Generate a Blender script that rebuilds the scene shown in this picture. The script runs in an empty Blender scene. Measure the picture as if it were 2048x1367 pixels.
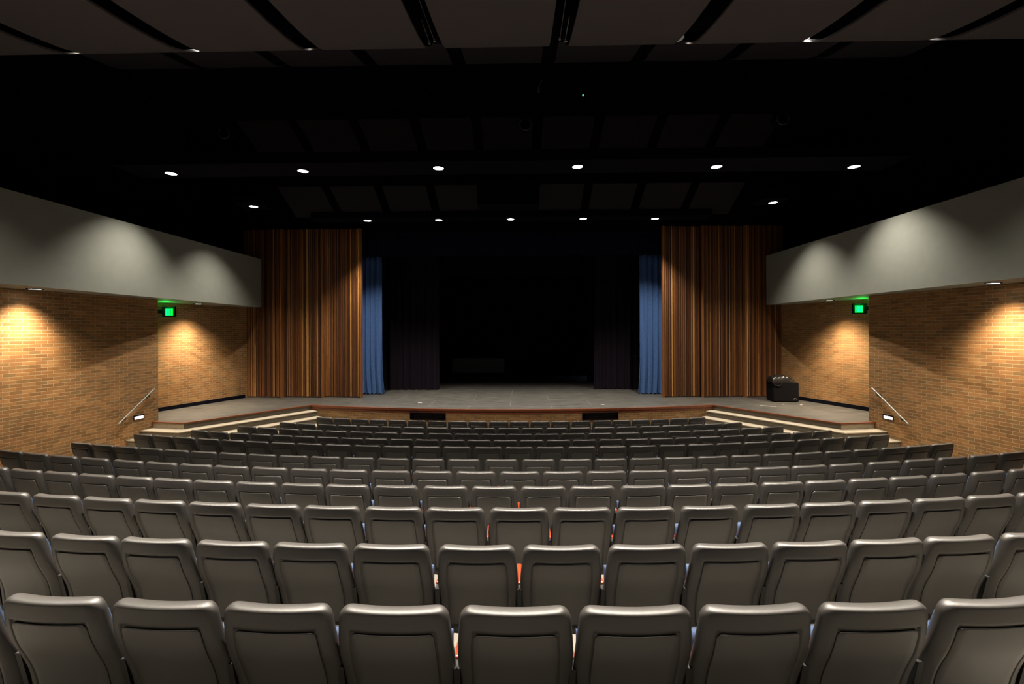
import bpy, math, random
from math import sin, cos, tan, pi, sqrt, radians, atan2, floor
from mathutils import Vector, Matrix

rnd = random.Random(7)
sc = bpy.context.scene
col = sc.collection
H = 3.131            # camera height above the floor of the front seat row
YC = 34.284          # all seat rows are arcs about (0, YC)

# ------------------------------------------------------------ camera, world, exposure
cam_d = bpy.data.cameras.new('camera')
cam_d.sensor_width = 36.0
cam_d.lens = 36.0 * 904.32 / 2048.0
cam_d.shift_y = -22.03 / 2048.0
cam_d.clip_start = 0.05
cam_d.clip_end = 200
cam = bpy.data.objects.new('camera', cam_d)
col.objects.link(cam)
cam.matrix_world = (Matrix.Translation((0.3349, 0, H)) @ Matrix.Rotation(0.0201, 4, 'Z')
                    @ Matrix.Rotation(pi / 2, 4, 'X') @ Matrix.Rotation(-0.0036, 4, 'Z'))
sc.camera = cam
w = bpy.data.worlds.new('world')
sc.world = w
w.use_nodes = True
w.node_tree.nodes['Background'].inputs[0].default_value = (0.25, 0.25, 0.5, 1)
w.node_tree.nodes['Background'].inputs[1].default_value = 0.004
vs = sc.view_settings
vs.view_transform = 'Standard'
vs.look = 'None'
vs.exposure = 0.0
vs.gamma = 1.0
vs.use_curve_mapping = False
# lamp powers in watts (each lamp's own light is made in its builder)
P_HOUSE, P_REAR, P_CLOUD, P_STAGE, P_SOFFIT = 950.0, 6800.0, 850.0, 1300.0, 420.0
P_NARROW = 750.0
WARM = (1.0, 0.80, 0.56)
NEUT = (1.0, 0.90, 0.76)

# ------------------------------------------------------------ helpers
def tag(o, label=None, cat=None, group=None, kind=None):
    if label: o['label'] = label
    if cat: o['category'] = cat
    if group: o['group'] = group
    if kind: o['kind'] = kind
    return o

def empty(name, loc=(0, 0, 0), rz=0.0):
    o = bpy.data.objects.new(name, None)
    o.empty_display_size = 0.1
    o.location = loc
    o.rotation_euler = (0, 0, rz)
    col.objects.link(o)
    return o

class MB:
    """collects faces; build() links them as one mesh object"""
    def __init__(s):
        s.v, s.f, s.m, s.uv, s.t = [], [], [], {}, {}
    def face(s, pts, mat=0, uv=None, tint=None):
        b = len(s.v)
        s.v += [tuple(p) for p in pts]
        if uv is not None: s.uv[len(s.f)] = uv
        if tint is not None: s.t[len(s.f)] = tint
        s.f.append(tuple(range(b, b + len(pts))))
        s.m.append(mat)
    def raw(s, vs, fs, mat=0):
        b = len(s.v)
        s.v += [tuple(p) for p in vs]
        for f in fs:
            s.f.append(tuple(b + i for i in f)); s.m.append(mat)
    def box(s, x0, x1, y0, y1, z0, z1, mat=0, tint=None, M=None):
        P = [Vector((x, y, z)) for z in (z0, z1) for y in (y0, y1) for x in (x0, x1)]
        if M is not None: P = [M @ p for p in P]
        for q in ((0, 2, 3, 1), (4, 5, 7, 6), (0, 1, 5, 4), (2, 6, 7, 3), (0, 4, 6, 2), (1, 3, 7, 5)):
            s.face([P[i] for i in q], mat, None, tint)
    def prism(s, poly, z0, z1, mtop=0, mside=0):
        """poly counter-clockwise in plan"""
        n = len(poly)
        s.face([(x, y, z1) for x, y in poly], mtop)
        s.face([(x, y, z0) for x, y in reversed(poly)], mside)
        for i in range(n):
            a, b = poly[i], poly[(i + 1) % n]
            s.face([(a[0], a[1], z0), (b[0], b[1], z0), (b[0], b[1], z1), (a[0], a[1], z1)], mside)
    def tube(s, p, q, r, n=10, r2=None, cap=True, mat=0):
        p, q = Vector(p), Vector(q)
        d = (q - p).normalized()
        u = d.orthogonal().normalized(); v = d.cross(u)
        r2 = r if r2 is None else r2
        A = [p + (u * cos(2 * pi * i / n) + v * sin(2 * pi * i / n)) * r for i in range(n)]
        B = [q + (u * cos(2 * pi * i / n) + v * sin(2 * pi * i / n)) * r2 for i in range(n)]
        fs = [(i, (i + 1) % n, n + (i + 1) % n, n + i) for i in range(n)]
        if cap: fs += [tuple(reversed(range(n))), tuple(range(n, 2 * n))]
        s.raw(A + B, fs, mat)
    def build(s, name, mats, parent=None, smooth=False, bevel=0.0, weld=True):
        me = bpy.data.meshes.new(name)
        me.from_pydata(s.v, [], s.f)
        if not isinstance(mats, (list, tuple)): mats = [mats]
        for m in mats: me.materials.append(m)
        me.polygons.foreach_set('material_index', s.m)
        if s.uv:
            L = me.uv_layers.new(name='UVMap')
            for fi, uv in s.uv.items():
                p = me.polygons[fi]
                for k, li in enumerate(p.loop_indices): L.data[li].uv = uv[k]
        if s.t:
            A = me.attributes.new('tint', 'FLOAT', 'FACE')
            for fi, t in s.t.items(): A.data[fi].value = t
        if weld and not s.uv:
            import bmesh
            bm = bmesh.new(); bm.from_mesh(me)
            bmesh.ops.remove_doubles(bm, verts=bm.verts, dist=1e-5)
            bm.to_mesh(me); bm.free()
        if smooth:
            me.polygons.foreach_set('use_smooth', [True] * len(me.polygons))
        me.update()
        o = bpy.data.objects.new(name, me)
        col.objects.link(o)
        if parent is not None: o.parent = parent
        if bevel:
            b = o.modifiers.new('bevel', 'BEVEL'); b.width = bevel; b.segments = 2
            b.limit_method = 'ANGLE'
        return o

def copy_thing(root, loc, rz, scale=None):
    r = root.copy(); col.objects.link(r)
    r.location = loc; r.rotation_euler = (0, 0, rz)
    if scale: r.scale = scale
    for ch in list(root.children):
        c = ch.copy(); col.objects.link(c); c.parent = r
        c.matrix_parent_inverse = ch.matrix_parent_inverse
        for g in ch.children:
            e = g.copy(); col.objects.link(e); e.parent = c
    return r

ORD = ['first', 'second', 'third', 'fourth', 'fifth', 'sixth', 'seventh', 'eighth', 'ninth', 'tenth',
       'eleventh', 'twelfth', 'thirteenth', 'fourteenth', 'fifteenth', 'sixteenth', 'seventeenth',
       'eighteenth', 'nineteenth', 'twentieth', 'twenty-first', 'twenty-second', 'twenty-third',
       'twenty-fourth', 'twenty-fifth', 'twenty-sixth', 'twenty-seventh', 'twenty-eighth', 'twenty-ninth']

# ------------------------------------------------------------ materials
def mat(name, c, rough=0.6, metal=0.0, spec=0.5, noise=0.0, nscale=40.0, bump=0.0, bscale=300.0):
    m = bpy.data.materials.new(name); m.use_nodes = True
    nt = m.node_tree; b = nt.nodes['Principled BSDF']
    b.inputs['Base Color'].default_value = (*c, 1)
    b.inputs['Roughness'].default_value = rough
    b.inputs['Metallic'].default_value = metal
    b.inputs['Specular IOR Level'].default_value = spec
    if noise or bump:
        tc = nt.nodes.new('ShaderNodeTexCoord')
    if noise:
        n = nt.nodes.new('ShaderNodeTexNoise'); n.inputs['Scale'].default_value = nscale
        n.inputs['Detail'].default_value = 4
        nt.links.new(tc.outputs['Object'], n.inputs['Vector'])
        r = nt.nodes.new('ShaderNodeMapRange')
        r.inputs['From Min'].default_value = 0.3; r.inputs['From Max'].default_value = 0.7
        r.inputs['To Min'].default_value = 1 - noise; r.inputs['To Max'].default_value = 1 + noise
        nt.links.new(n.outputs['Fac'], r.inputs['Value'])
        mx = nt.nodes.new('ShaderNodeVectorMath'); mx.operation = 'SCALE'
        mx.inputs[0].default_value = c
        nt.links.new(r.outputs['Result'], mx.inputs['Scale'])
        nt.links.new(mx.outputs[0], b.inputs['Base Color'])
    if bump:
        n2 = nt.nodes.new('ShaderNodeTexNoise'); n2.inputs['Scale'].default_value = bscale
        nt.links.new(tc.outputs['Object'], n2.inputs['Vector'])
        bp = nt.nodes.new('ShaderNodeBump'); bp.inputs['Strength'].default_value = bump
        bp.inputs['Distance'].default_value = 0.002
        nt.links.new(n2.outputs['Fac'], bp.inputs['Height'])
        nt.links.new(bp.outputs['Normal'], b.inputs['Normal'])
    return m

def emit(name, c, s):
    m = bpy.data.materials.new(name); m.use_nodes = True
    nt = m.node_tree; nt.nodes.clear()
    e = nt.nodes.new('ShaderNodeEmission'); o = nt.nodes.new('ShaderNodeOutputMaterial')
    e.inputs[0].default_value = (*c, 1); e.inputs[1].default_value = s
    nt.links.new(e.outputs[0], o.inputs[0])
    return m

def brick_mat(name):
    m = bpy.data.materials.new(name); m.use_nodes = True
    nt = m.node_tree; b = nt.nodes['Principled BSDF']; L = nt.links.new
    uv = nt.nodes.new('ShaderNodeUVMap'); uv.uv_map = 'UVMap'
    # slight waviness of the courses
    br = nt.nodes.new('ShaderNodeTexBrick')
    br.offset = 0.5
    br.inputs['Scale'].default_value = 1.0
    br.inputs['Brick Width'].default_value = 0.205
    br.inputs['Row Height'].default_value = 0.0677
    br.inputs['Mortar Size'].default_value = 0.0045
    br.inputs['Mortar Smooth'].default_value = 0.5
    br.inputs['Bias'].default_value = 0.0
    br.inputs['Color1'].default_value = (0, 0, 0, 1)
    br.inputs['Color2'].default_value = (1, 1, 1, 1)
    br.inputs['Mortar'].default_value = (0.5, 0.5, 0.5, 1)
    L(uv.outputs[0], br.inputs['Vector'])
    ramp = nt.nodes.new('ShaderNodeValToRGB')
    cr = ramp.color_ramp
    cr.elements[0].position = 0.0; cr.elements[0].color = (0.207, 0.102, 0.037, 1)
    cr.elements[1].position = 1.0; cr.elements[1].color = (0.346, 0.181, 0.068, 1)
    for p, c in ((0.18, (0.220, 0.131, 0.053, 1)), (0.36, (0.254, 0.131, 0.050, 1)), (0.6, (0.283, 0.138, 0.050, 1)), (0.82, (0.304, 0.152, 0.056, 1))):
        e = cr.elements.new(p); e.color = c
    L(br.outputs['Color'], ramp.inputs[0])
    n = nt.nodes.new('ShaderNodeTexNoise'); n.inputs['Scale'].default_value = 2.2; n.inputs['Detail'].default_value = 6
    L(uv.outputs[0], n.inputs['Vector'])
    r = nt.nodes.new('ShaderNodeMapRange'); r.inputs['From Min'].default_value = 0.3; r.inputs['From Max'].default_value = 0.7
    r.inputs['To Min'].default_value = 0.82; r.inputs['To Max'].default_value = 1.15
    L(n.outputs['Fac'], r.inputs['Value'])
    mul = nt.nodes.new('ShaderNodeVectorMath'); mul.operation = 'SCALE'
    L(ramp.outputs[0], mul.inputs[0]); L(r.outputs[0], mul.inputs['Scale'])
    mx = nt.nodes.new('ShaderNodeMix'); mx.data_type = 'RGBA'
    L(br.outputs['Fac'], mx.inputs[0]); L(mul.outputs[0], mx.inputs[6])
    mx.inputs[7].default_value = (0.427, 0.349, 0.226, 1)
    L(mx.outputs[2], b.inputs['Base Color'])
    b.inputs['Roughness'].default_value = 0.8
    b.inputs['Specular IOR Level'].default_value = 0.25
    inv = nt.nodes.new('ShaderNodeMath'); inv.operation = 'SUBTRACT'; inv.inputs[0].default_value = 1.0
    L(br.outputs['Fac'], inv.inputs[1])
    n2 = nt.nodes.new('ShaderNodeTexNoise'); n2.inputs['Scale'].default_value = 60
    L(uv.outputs[0], n2.inputs['Vector'])
    ad = nt.nodes.new('ShaderNodeMath'); ad.operation = 'MULTIPLY_ADD'
    ad.inputs[1].default_value = 0.25
    L(n2.outputs['Fac'], ad.inputs[0]); L(inv.outputs[0], ad.inputs[2])
    bp = nt.nodes.new('ShaderNodeBump'); bp.inputs['Strength'].default_value = 0.8; bp.inputs['Distance'].default_value = 0.008
    L(ad.outputs[0], bp.inputs['Height']); L(bp.outputs['Normal'], b.inputs['Normal'])
    return m

def wood_mat(name, stops, rough=0.45, use_tint=True, axis='Z'):
    m = bpy.data.materials.new(name); m.use_nodes = True
    nt = m.node_tree; b = nt.nodes['Principled BSDF']; L = nt.links.new
    tc = nt.nodes.new('ShaderNodeTexCoord')
    mp = nt.nodes.new('ShaderNodeMapping')
    mp.inputs['Scale'].default_value = {'Z': (30, 30, 0.7), 'X': (0.8, 30, 30), 'Y': (30, 0.8, 30)}[axis]
    L(tc.outputs['Object'], mp.inputs['Vector'])
    n = nt.nodes.new('ShaderNodeTexNoise'); n.inputs['Scale'].default_value = 1.5; n.inputs['Detail'].default_value = 5
    L(mp.outputs[0], n.inputs['Vector'])
    ramp = nt.nodes.new('ShaderNodeValToRGB'); cr = ramp.color_ramp
    cr.elements[0].position = stops[0][0]; cr.elements[0].color = (*stops[0][1], 1)
    cr.elements[1].position = stops[-1][0]; cr.elements[1].color = (*stops[-1][1], 1)
    for p, c in stops[1:-1]:
        e = cr.elements.new(p); e.color = (*c, 1)
    if use_tint:
        at = nt.nodes.new('ShaderNodeAttribute'); at.attribute_name = 'tint'
        ma = nt.nodes.new('ShaderNodeMath'); ma.operation = 'MULTIPLY_ADD'; ma.inputs[1].default_value = 0.35
        L(n.outputs['Fac'], ma.inputs[0])
        sb = nt.nodes.new('ShaderNodeMath'); sb.operation = 'SUBTRACT'; sb.inputs[1].default_value = 0.175
        L(at.outputs['Fac'], sb.inputs[0]); L(sb.outputs[0], ma.inputs[2])
        L(ma.outputs[0], ramp.inputs[0])
    else:
        L(n.outputs['Fac'], ramp.inputs[0])
    L(ramp.outputs[0], b.inputs['Base Color'])
    b.inputs['Roughness'].default_value = rough
    return m

def stage_mat(name):
    m = bpy.data.materials.new(name); m.use_nodes = True
    nt = m.node_tree; b = nt.nodes['Principled BSDF']; L = nt.links.new
    tc = nt.nodes.new('ShaderNodeTexCoord')
    br = nt.nodes.new('ShaderNodeTexBrick'); br.offset = 0.5
    br.inputs['Scale'].default_value = 1.0
    br.inputs['Brick Width'].default_value = 2.44; br.inputs['Row Height'].default_value = 1.22
    br.inputs['Mortar Size'].default_value = 0.006
    br.inputs['Color1'].default_value = (0.3, 0.3, 0.3, 1); br.inputs['Color2'].default_value = (0.7, 0.7, 0.7, 1)
    L(tc.outputs['Object'], br.inputs['Vector'])
    mp = nt.nodes.new('ShaderNodeMapping'); mp.inputs['Scale'].default_value = (0.9, 7.0, 1)
    L(tc.outputs['Object'], mp.inputs['Vector'])
    n = nt.nodes.new('ShaderNodeTexNoise'); n.inputs['Scale'].default_value = 2.5; n.inputs['Detail'].default_value = 9
    n.inputs['Roughness'].default_value = 0.7
    L(mp.outputs[0], n.inputs['Vector'])
    ramp = nt.nodes.new('ShaderNodeValToRGB'); cr = ramp.color_ramp
    cr.elements[0].position = 0.3; cr.elements[0].color = (0.012, 0.0118, 0.011, 1)
    cr.elements[1].position = 0.72; cr.elements[1].color = (0.115, 0.11, 0.098, 1)
    L(n.outputs['Fac'], ramp.inputs[0])
    mx = nt.nodes.new('ShaderNodeMix'); mx.data_type = 'RGBA'
    L(br.outputs['Fac'], mx.inputs[0]); L(ramp.outputs[0], mx.inputs[6]); mx.inputs[7].default_value = (0.17, 0.165, 0.15, 1)
    L(mx.outputs[2], b.inputs['Base Color'])
    b.inputs['Roughness'].default_value = 0.5
    return m

def fabric(name, c, c2, scale=350):
    m = bpy.data.materials.new(name); m.use_nodes = True
    nt = m.node_tree; b = nt.nodes['Principled BSDF']; L = nt.links.new
    tc = nt.nodes.new('ShaderNodeTexCoord')
    ck = nt.nodes.new('ShaderNodeTexChecker'); ck.inputs['Scale'].default_value = scale
    ck.inputs['Color1'].default_value = (*c, 1); ck.inputs['Color2'].default_value = (*c2, 1)
    L(tc.outputs['Object'], ck.inputs['Vector']); L(ck.outputs['Color'], b.inputs['Base Color'])
    b.inputs['Roughness'].default_value = 0.95
    b.inputs['Specular IOR Level'].default_value = 0.1
    return m

M = {}
M['plastic'] = mat('seat_plastic', (0.033, 0.0305, 0.0285), 0.43, spec=0.65, bump=0.25, bscale=900)
M['panel'] = mat('seat_panel', (0.038, 0.0355, 0.0325), 0.42, spec=0.9, bump=0.3, bscale=900)
M['blue'] = fabric('seat_fabric', (0.022, 0.037, 0.08), (0.062, 0.086, 0.145))
M['pan'] = mat('seat_pan', (0.03, 0.03, 0.032), 0.5)
M['arm'] = wood_mat('armrest_wood', [(0.3, (0.22, 0.020, 0.003)), (0.7, (0.30, 0.034, 0.006))], 0.35, False, 'Y')
M['metal'] = mat('dark_metal', (0.012, 0.012, 0.013), 0.5, 0.2)
M['brick'] = brick_mat('brick')
M['bulk'] = mat('bulkhead_paint', (0.215, 0.225, 0.20), 0.75, spec=0.2, noise=0.03, nscale=6)
M['black'] = mat('black_paint', (0.004, 0.004, 0.008), 0.9, spec=0.06)
M['velvet'] = mat('black_velour', (0.006, 0.005, 0.008), 0.95, spec=0.05)
M['purple'] = mat('dark_velour', (0.012, 0.009, 0.014), 0.95, spec=0.05)
M['navy'] = mat('navy_velour', (0.006, 0.008, 0.022), 0.95, spec=0.05)
M['curtain'] = mat('blue_velour', (0.060, 0.122, 0.29), 0.9, spec=0.1, noise=0.15, nscale=25)
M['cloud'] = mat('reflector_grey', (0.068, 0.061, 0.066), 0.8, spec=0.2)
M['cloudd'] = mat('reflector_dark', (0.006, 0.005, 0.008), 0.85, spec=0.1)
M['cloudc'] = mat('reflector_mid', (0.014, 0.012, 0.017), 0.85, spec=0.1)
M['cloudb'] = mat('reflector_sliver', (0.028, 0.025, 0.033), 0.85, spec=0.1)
M['floor'] = mat('floor_beige', (0.105, 0.095, 0.08), 0.6, noise=0.08, nscale=8)
M['stage'] = stage_mat('stage_boards')
M['tread'] = mat('tread_cream', (0.37, 0.32, 0.245), 0.6, noise=0.05, nscale=10)
M['riser'] = mat('riser_brown', (0.12, 0.10, 0.075), 0.65, noise=0.15, nscale=60)
M['ply'] = wood_mat('plywood', [(0.3, (0.36, 0.31, 0.23)), (0.7, (0.48, 0.42, 0.32))], 0.6, False, 'X')
M['redwood'] = wood_mat('red_trim_wood', [(0.3, (0.13, 0.034, 0.013)), (0.7, (0.21, 0.056, 0.019))], 0.35, False, 'X')
M['slat'] = wood_mat('slat_wood', [(0.0, (0.035, 0.012, 0.005)), (0.35, (0.12, 0.042, 0.014)), (0.62, (0.28, 0.11, 0.032)), (0.9, (0.64, 0.34, 0.105))], 0.5)
M['slatback'] = mat('slat_backing', (0.02, 0.01, 0.006), 0.8)
M['edge'] = wood_mat('edge_wood', [(0.3, (0.20, 0.07, 0.018)), (0.7, (0.33, 0.13, 0.035))], 0.5, False)
M['steel'] = mat('brushed_steel', (0.34, 0.34, 0.32), 0.4, 0.7)
M['lens'] = emit('lamp_lens', (1.0, 0.95, 0.86), 14.0)
M['slens'] = emit('soffit_lens', (1.0, 0.97, 0.95), 10.0)
M['step'] = emit('step_light_lens', (1.0, 0.93, 0.85), 3.0)
M['exit'] = emit('exit_face', (0.0, 0.95, 0.06), 1.0)
M['exitl'] = emit('exit_letters', (0.02, 1.0, 0.55), 1.3)
M['case'] = mat('case_carpet', (0.0055, 0.0048, 0.006), 0.95, spec=0.1, noise=0.4, nscale=120)
M['vinyl'] = mat('bag_vinyl', (0.007, 0.0066, 0.007), 0.36, bump=0.3, bscale=30)
M['tape'] = mat('white_tape', (0.75, 0.72, 0.62), 0.6)
M['can'] = mat('can_baffle', (0.03, 0.028, 0.025), 0.6)
M['dim'] = mat('dim_grey', (0.10, 0.10, 0.11), 0.7)
M['green'] = emit('green_led', (0.1, 1.0, 0.5), 2.0)
M['yellow'] = mat('yellow_cloth', (0.75, 0.60, 0.10), 0.7)
M['glint'] = mat('bright_metal', (0.8, 0.8, 0.78), 0.3, 0.9)
M['white'] = mat('white_plastic', (0.6, 0.58, 0.54), 0.5)

# ------------------------------------------------------------ setting: floor, walls, ceiling
def Z(z): return z + H          # heights below are measured from the camera

ROWS = [
 (32.300, -1.209, 0.532, [-2.38, -1.812, -1.276, -0.751, -0.23, 0.305, 0.831, 1.361, 1.894, 2.442]),
 (31.379, -1.376, 0.540, [-3.205, -2.638, -2.113, -1.572, -1.043, -0.509, 0.046, 0.589, 1.14, 1.681, 2.212, 2.741, 3.258, 3.824]),
 (30.408, -1.514, 0.543, [-4.594, -4.026, -3.473, -2.934, -2.397, -1.855, -1.319, -0.774, -0.237, 0.311, 0.853, 1.403, 1.956, 2.515, 3.038, 3.577, 4.114, 4.65, 5.197]),
 (29.514, -1.636, 0.518, [-6.177, -5.634, -5.104, -4.59, -4.073, -3.576, -3.076, -2.561, -2.037, -1.534, -1.001, -0.474, 0.043, 0.564, 1.083, 1.62, 2.122, 2.635, 3.154, 3.655, 4.172, 4.674, 5.199, 5.755, 6.306]),
 (28.643, -1.750, 0.543, [-7.333, -6.79, -6.232, -5.66, -5.077, -4.533, -4.001, -3.475, -2.93, -2.392, -1.863, -1.318, -0.781, -0.238, 0.312, 0.849, 1.396, 1.931, 2.47, 3.012, 3.548, 4.07, 4.61, 5.179, 5.749, 6.306, 6.871, 7.426]),
 (27.644, -1.881, 0.526, [-7.277, -6.759, -6.234, -5.729, -5.217, -4.699, -4.179, -3.666, -3.141, -2.625, -2.102, -1.573, -1.044, -0.515, 0.038, 0.585, 1.127, 1.649, 2.175, 2.691, 3.203, 3.731, 4.252, 4.779, 5.304, 5.819, 6.347, 6.851, 7.377]),
 (26.605, -1.967, 0.527, [-7.073, -6.55, -6.033, -5.488, -4.956, -4.448, -3.924, -3.412, -2.874, -2.337, -1.819, -1.291, -0.766, -0.229, 0.294, 0.825, 1.359, 1.889, 2.417, 2.946, 3.456, 3.977, 4.5, 5.023, 5.556, 6.083, 6.617, 7.132]),
 (25.725, -2.062, 0.501, [-6.507, -6.003, -5.475, -4.959, -4.461, -3.971, -3.473, -2.968, -2.473, -1.969, -1.473, -0.967, -0.471, 0.029, 0.53, 1.033, 1.535, 2.04, 2.544, 3.033, 3.527, 4.018, 4.522, 5.041, 5.575, 6.083, 6.589]),
 (24.814, -2.150, 0.571, [-5.987, -5.432, -4.859, -4.282, -3.702, -3.127, -2.56, -1.977, -1.387, -0.816, -0.244, 0.304, 0.865, 1.421, 1.99, 2.587, 3.164, 3.732, 4.293, 4.875, 5.446, 6.009]),
 (23.903, -2.226, 0.550, [-5.442, -4.933, -4.366, -3.826, -3.271, -2.727, -2.171, -1.617, -1.066, -0.514, 0.036, 0.589, 1.145, 1.691, 2.255, 2.799, 3.346, 3.886, 4.435, 4.957, 5.477]),
 (22.920, -2.271, 0.522, [-4.929, -4.414, -3.893, -3.382, -2.858, -2.331, -1.809, -1.283, -0.764, -0.235, 0.282, 0.808, 1.326, 1.848, 2.383, 2.886, 3.402, 3.927, 4.45, 4.965]),
]
# (arc radius, seat-top height, seat pitch, positions along the arc); nearest row first

SEAT_H = 0.86
XW = 10.4
def arc_y(R, x): return YC - sqrt(max(R * R - x * x, 0.0))

# stepped floor: one terrace per row, each a strip between two arcs
m = MB()
edges = []                       # back edge radius of each terrace (towards the camera)
for R, z, wd, xs in ROWS: edges.append(R + 0.30)
xs_s = [-XW + 2 * XW * i / 40 for i in range(41)]
lv = [z + H - SEAT_H for R, z, wd, xs in ROWS]
for k in range(11):
    Rb = edges[k]; Rf = edges[k + 1] if k < 10 else None
    zf = lv[k]; zn = lv[k + 1] if k < 10 else None
    for i in range(40):
        a, b = xs_s[i], xs_s[i + 1]
        ya = arc_y(Rf, a) if Rf else 18.0; yb = arc_y(Rf, b) if Rf else 18.0
        m.face([(a, arc_y(Rb, a), zf), (b, arc_y(Rb, b), zf), (b, yb, zf), (a, ya, zf)])
        if zn is not None:
            m.face([(a, ya, zf), (b, yb, zf), (b, yb, zn), (a, ya, zn)])
# level cross aisle behind the last row, under the camera
zb = lv[0] + 0.15
for i in range(40):
    a, b = xs_s[i], xs_s[i + 1]
    m.face([(a, -7, zb), (b, -7, zb), (b, arc_y(edges[0], b), zb), (a, arc_y(edges[0], a), zb)])
    m.face([(a, arc_y(edges[0], a), zb), (b, arc_y(edges[0], b), zb), (b, arc_y(edges[0], b), lv[0]), (a, arc_y(edges[0], a), lv[0])])
tag(m.build('floor', M['floor']), kind='structure')

CEIL = Z(6.6)
m = MB(); m.box(-12, 12, -7.2, 25, CEIL, CEIL + 0.2)
tag(m.build('ceiling', M['black']), kind='structure')
m = MB(); m.box(-12, 12, -7.2, -7.0, -0.3, CEIL)
tag(m.build('wall_rear', M['black']), kind='structure')

ZS = Z(0.832)                    # underside of the bulkheads
ZT = Z(2.45)
YN = 11.27                       # near brick walls end here
def wall_x(y): return 8.88 + 0.123 * (11.12 - y)
def alc_x(y): return 9.75 - 0.311 * (y - 12.95)
for s, nm in ((-1, 'left'), (1, 'right')):
    # near brick wall, with its return into the alcove
    m = MB()
    def wq(p, q, z0, z1, u0):
        du = sqrt((q[0] - p[0]) ** 2 + (q[1] - p[1]) ** 2)
        P = [(p[0], p[1], z0), (q[0], q[1], z0), (q[0], q[1], z1), (p[0], p[1], z1)]
        U = [(u0, z0), (u0 + du, z0), (u0 + du, z1), (u0, z1)]
        if s > 0: P.reverse(); U.reverse()
        m.face(P, 0, U); return u0 + du
    a = (s * wall_x(-7), -7); b = (s * wall_x(YN), YN); c = (s * 10.6, YN)
    u = wq(a, b, -0.2, ZS, 0.0)
    u = wq(b, c, -0.2, ZS, u)
    u = wq(c, (s * 10.6, -7), -0.2, ZS, u)
    tag(m.build('wall_' + nm, M['brick']), kind='structure')
    # alcove brick wall beside the stage
    m = MB()
    a = (s * alc_x(YN), YN); b = (s * alc_x(15.6), 15.6)
    u = wq(a, b, -0.2, ZS, 0.35)
    u = wq(b, (b[0] + s * 0.3, b[1]), -0.2, ZS, u)
    u = wq((b[0] + s * 0.3, b[1]), (a[0] + s * 0.3, a[1]), -0.2, ZS, u)
    tag(m.build('wall_stage_' + nm, M['brick']), kind='structure')
    # black baseboard along it
    m = MB()
    zs = Z(-2.235)
    for (p, q, t) in ((YN, 15.17, 0.02),):
        x0, x1 = alc_x(p), alc_x(q)
        poly = [(s * (x0 - t), p), (s * x0, p), (s * x1, q), (s * (x1 - t), q)]
        if s < 0: poly = poly[::-1]
        m.prism(poly if s > 0 else poly, zs, zs + 0.115)
    tag(m.build('baseboard_' + nm, M['black']), kind='structure')
    # grey bulkhead (gallery front with soffit) running the length of the hall
    m = MB()
    m.box(min(s * 8.435, s * 11.2), max(s * 8.435, s * 11.2), -7, 15.1, ZS, ZT)
    tag(m.build('bulkhead_' + nm, M['bulk']), kind='structure')
    # black upper side wall
    m = MB()
    m.box(min(s * 10.8, s * 11.2), max(s * 10.8, s * 11.2), -7, 25, ZT, CEIL)
    m.box(min(s * 11.0, s * 11.2), max(s * 11.0, s * 11.2), -7, 25, -0.2, ZS)
    tag(m.build('wall_upper_' + nm, M['black']), kind='structure')

# ------------------------------------------------------------ stage
ZST = Z(-2.235)
APEX, CX, CY = 12.885, 6.08, 13.68
Ra = (CX ** 2 + (CY - APEX) ** 2) / (2 * (CY - APEX))
def apron_y(x): return APEX + Ra - sqrt(Ra * Ra - x * x)
P1 = (7.98, 10.97)
n1 = Vector((0.819, 0.574)).normalized()     # right hand wing, normal is (-, -) of this
def outline(inset=0.0):
    """stage edge from left wall to right wall (counter-clockwise seen from above, audience side)"""
    pts = [(-(wall_x(11.12) + 0.0), 11.12), (-P1[0], P1[1])]
    N = 24
    for i in range(N + 1):
        x = -CX + 2 * CX * i / N
        pts.append((x, apron_y(x)))
    pts += [(P1[0], P1[1]), (wall_x(11.12), 11.12)]
    return pts
ol = outline()
top = ol + [(8.86, 11.27), (10.2, 11.27), (10.2, 15.4), (10.2, 24.5), (-10.2, 24.5), (-10.2, 11.27), (-8.86, 11.27)]
m = MB()
m.face([(x, y, ZST) for x, y in top])
m.face([(x, y, ZST - 0.12) for x, y in reversed(top)])
tag(m.build('floor_stage', M['stage']), kind='structure')
# red-brown wood nosing round the stage edge
m = MB()
def mitre(pts, o):
    out = []
    V_ = [Vector(p) for p in pts]
    for i, p in enumerate(V_):
        ns = []
        if i > 0: d = (p - V_[i - 1]).normalized(); ns.append(Vector((d.y, -d.x)))
        if i < len(V_) - 1: d = (V_[i + 1] - p).normalized(); ns.append(Vector((d.y, -d.x)))
        if len(ns) == 1: out.append(p + ns[0] * o)
        else: out.append(p + (ns[0] + ns[1]) * (o / (1 + ns[0].dot(ns[1]))))
    return out
NO, NI = mitre(ol, 0.035), mitre(ol, -0.03)
for i in range(len(ol) - 1):
    hh = 0.055 if 2 <= i < 26 else 0.022
    A, B, C_, D_ = NO[i], NO[i + 1], NI[i], NI[i + 1]
    m.face([(A.x, A.y, ZST - hh), (B.x, B.y, ZST - hh), (B.x, B.y, ZST + 0.004), (A.x, A.y, ZST + 0.004)])
    m.face([(A.x, A.y, ZST + 0.004), (B.x, B.y, ZST + 0.004), (D_.x, D_.y, ZST + 0.004), (C_.x, C_.y, ZST + 0.004)])
    m.face([(C_.x, C_.y, ZST - hh), (D_.x, D_.y, ZST - hh), (B.x, B.y, ZST - hh), (A.x, A.y, ZST - hh)])
tag(m.build('trim_1', M['redwood']), kind='structure')
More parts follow.
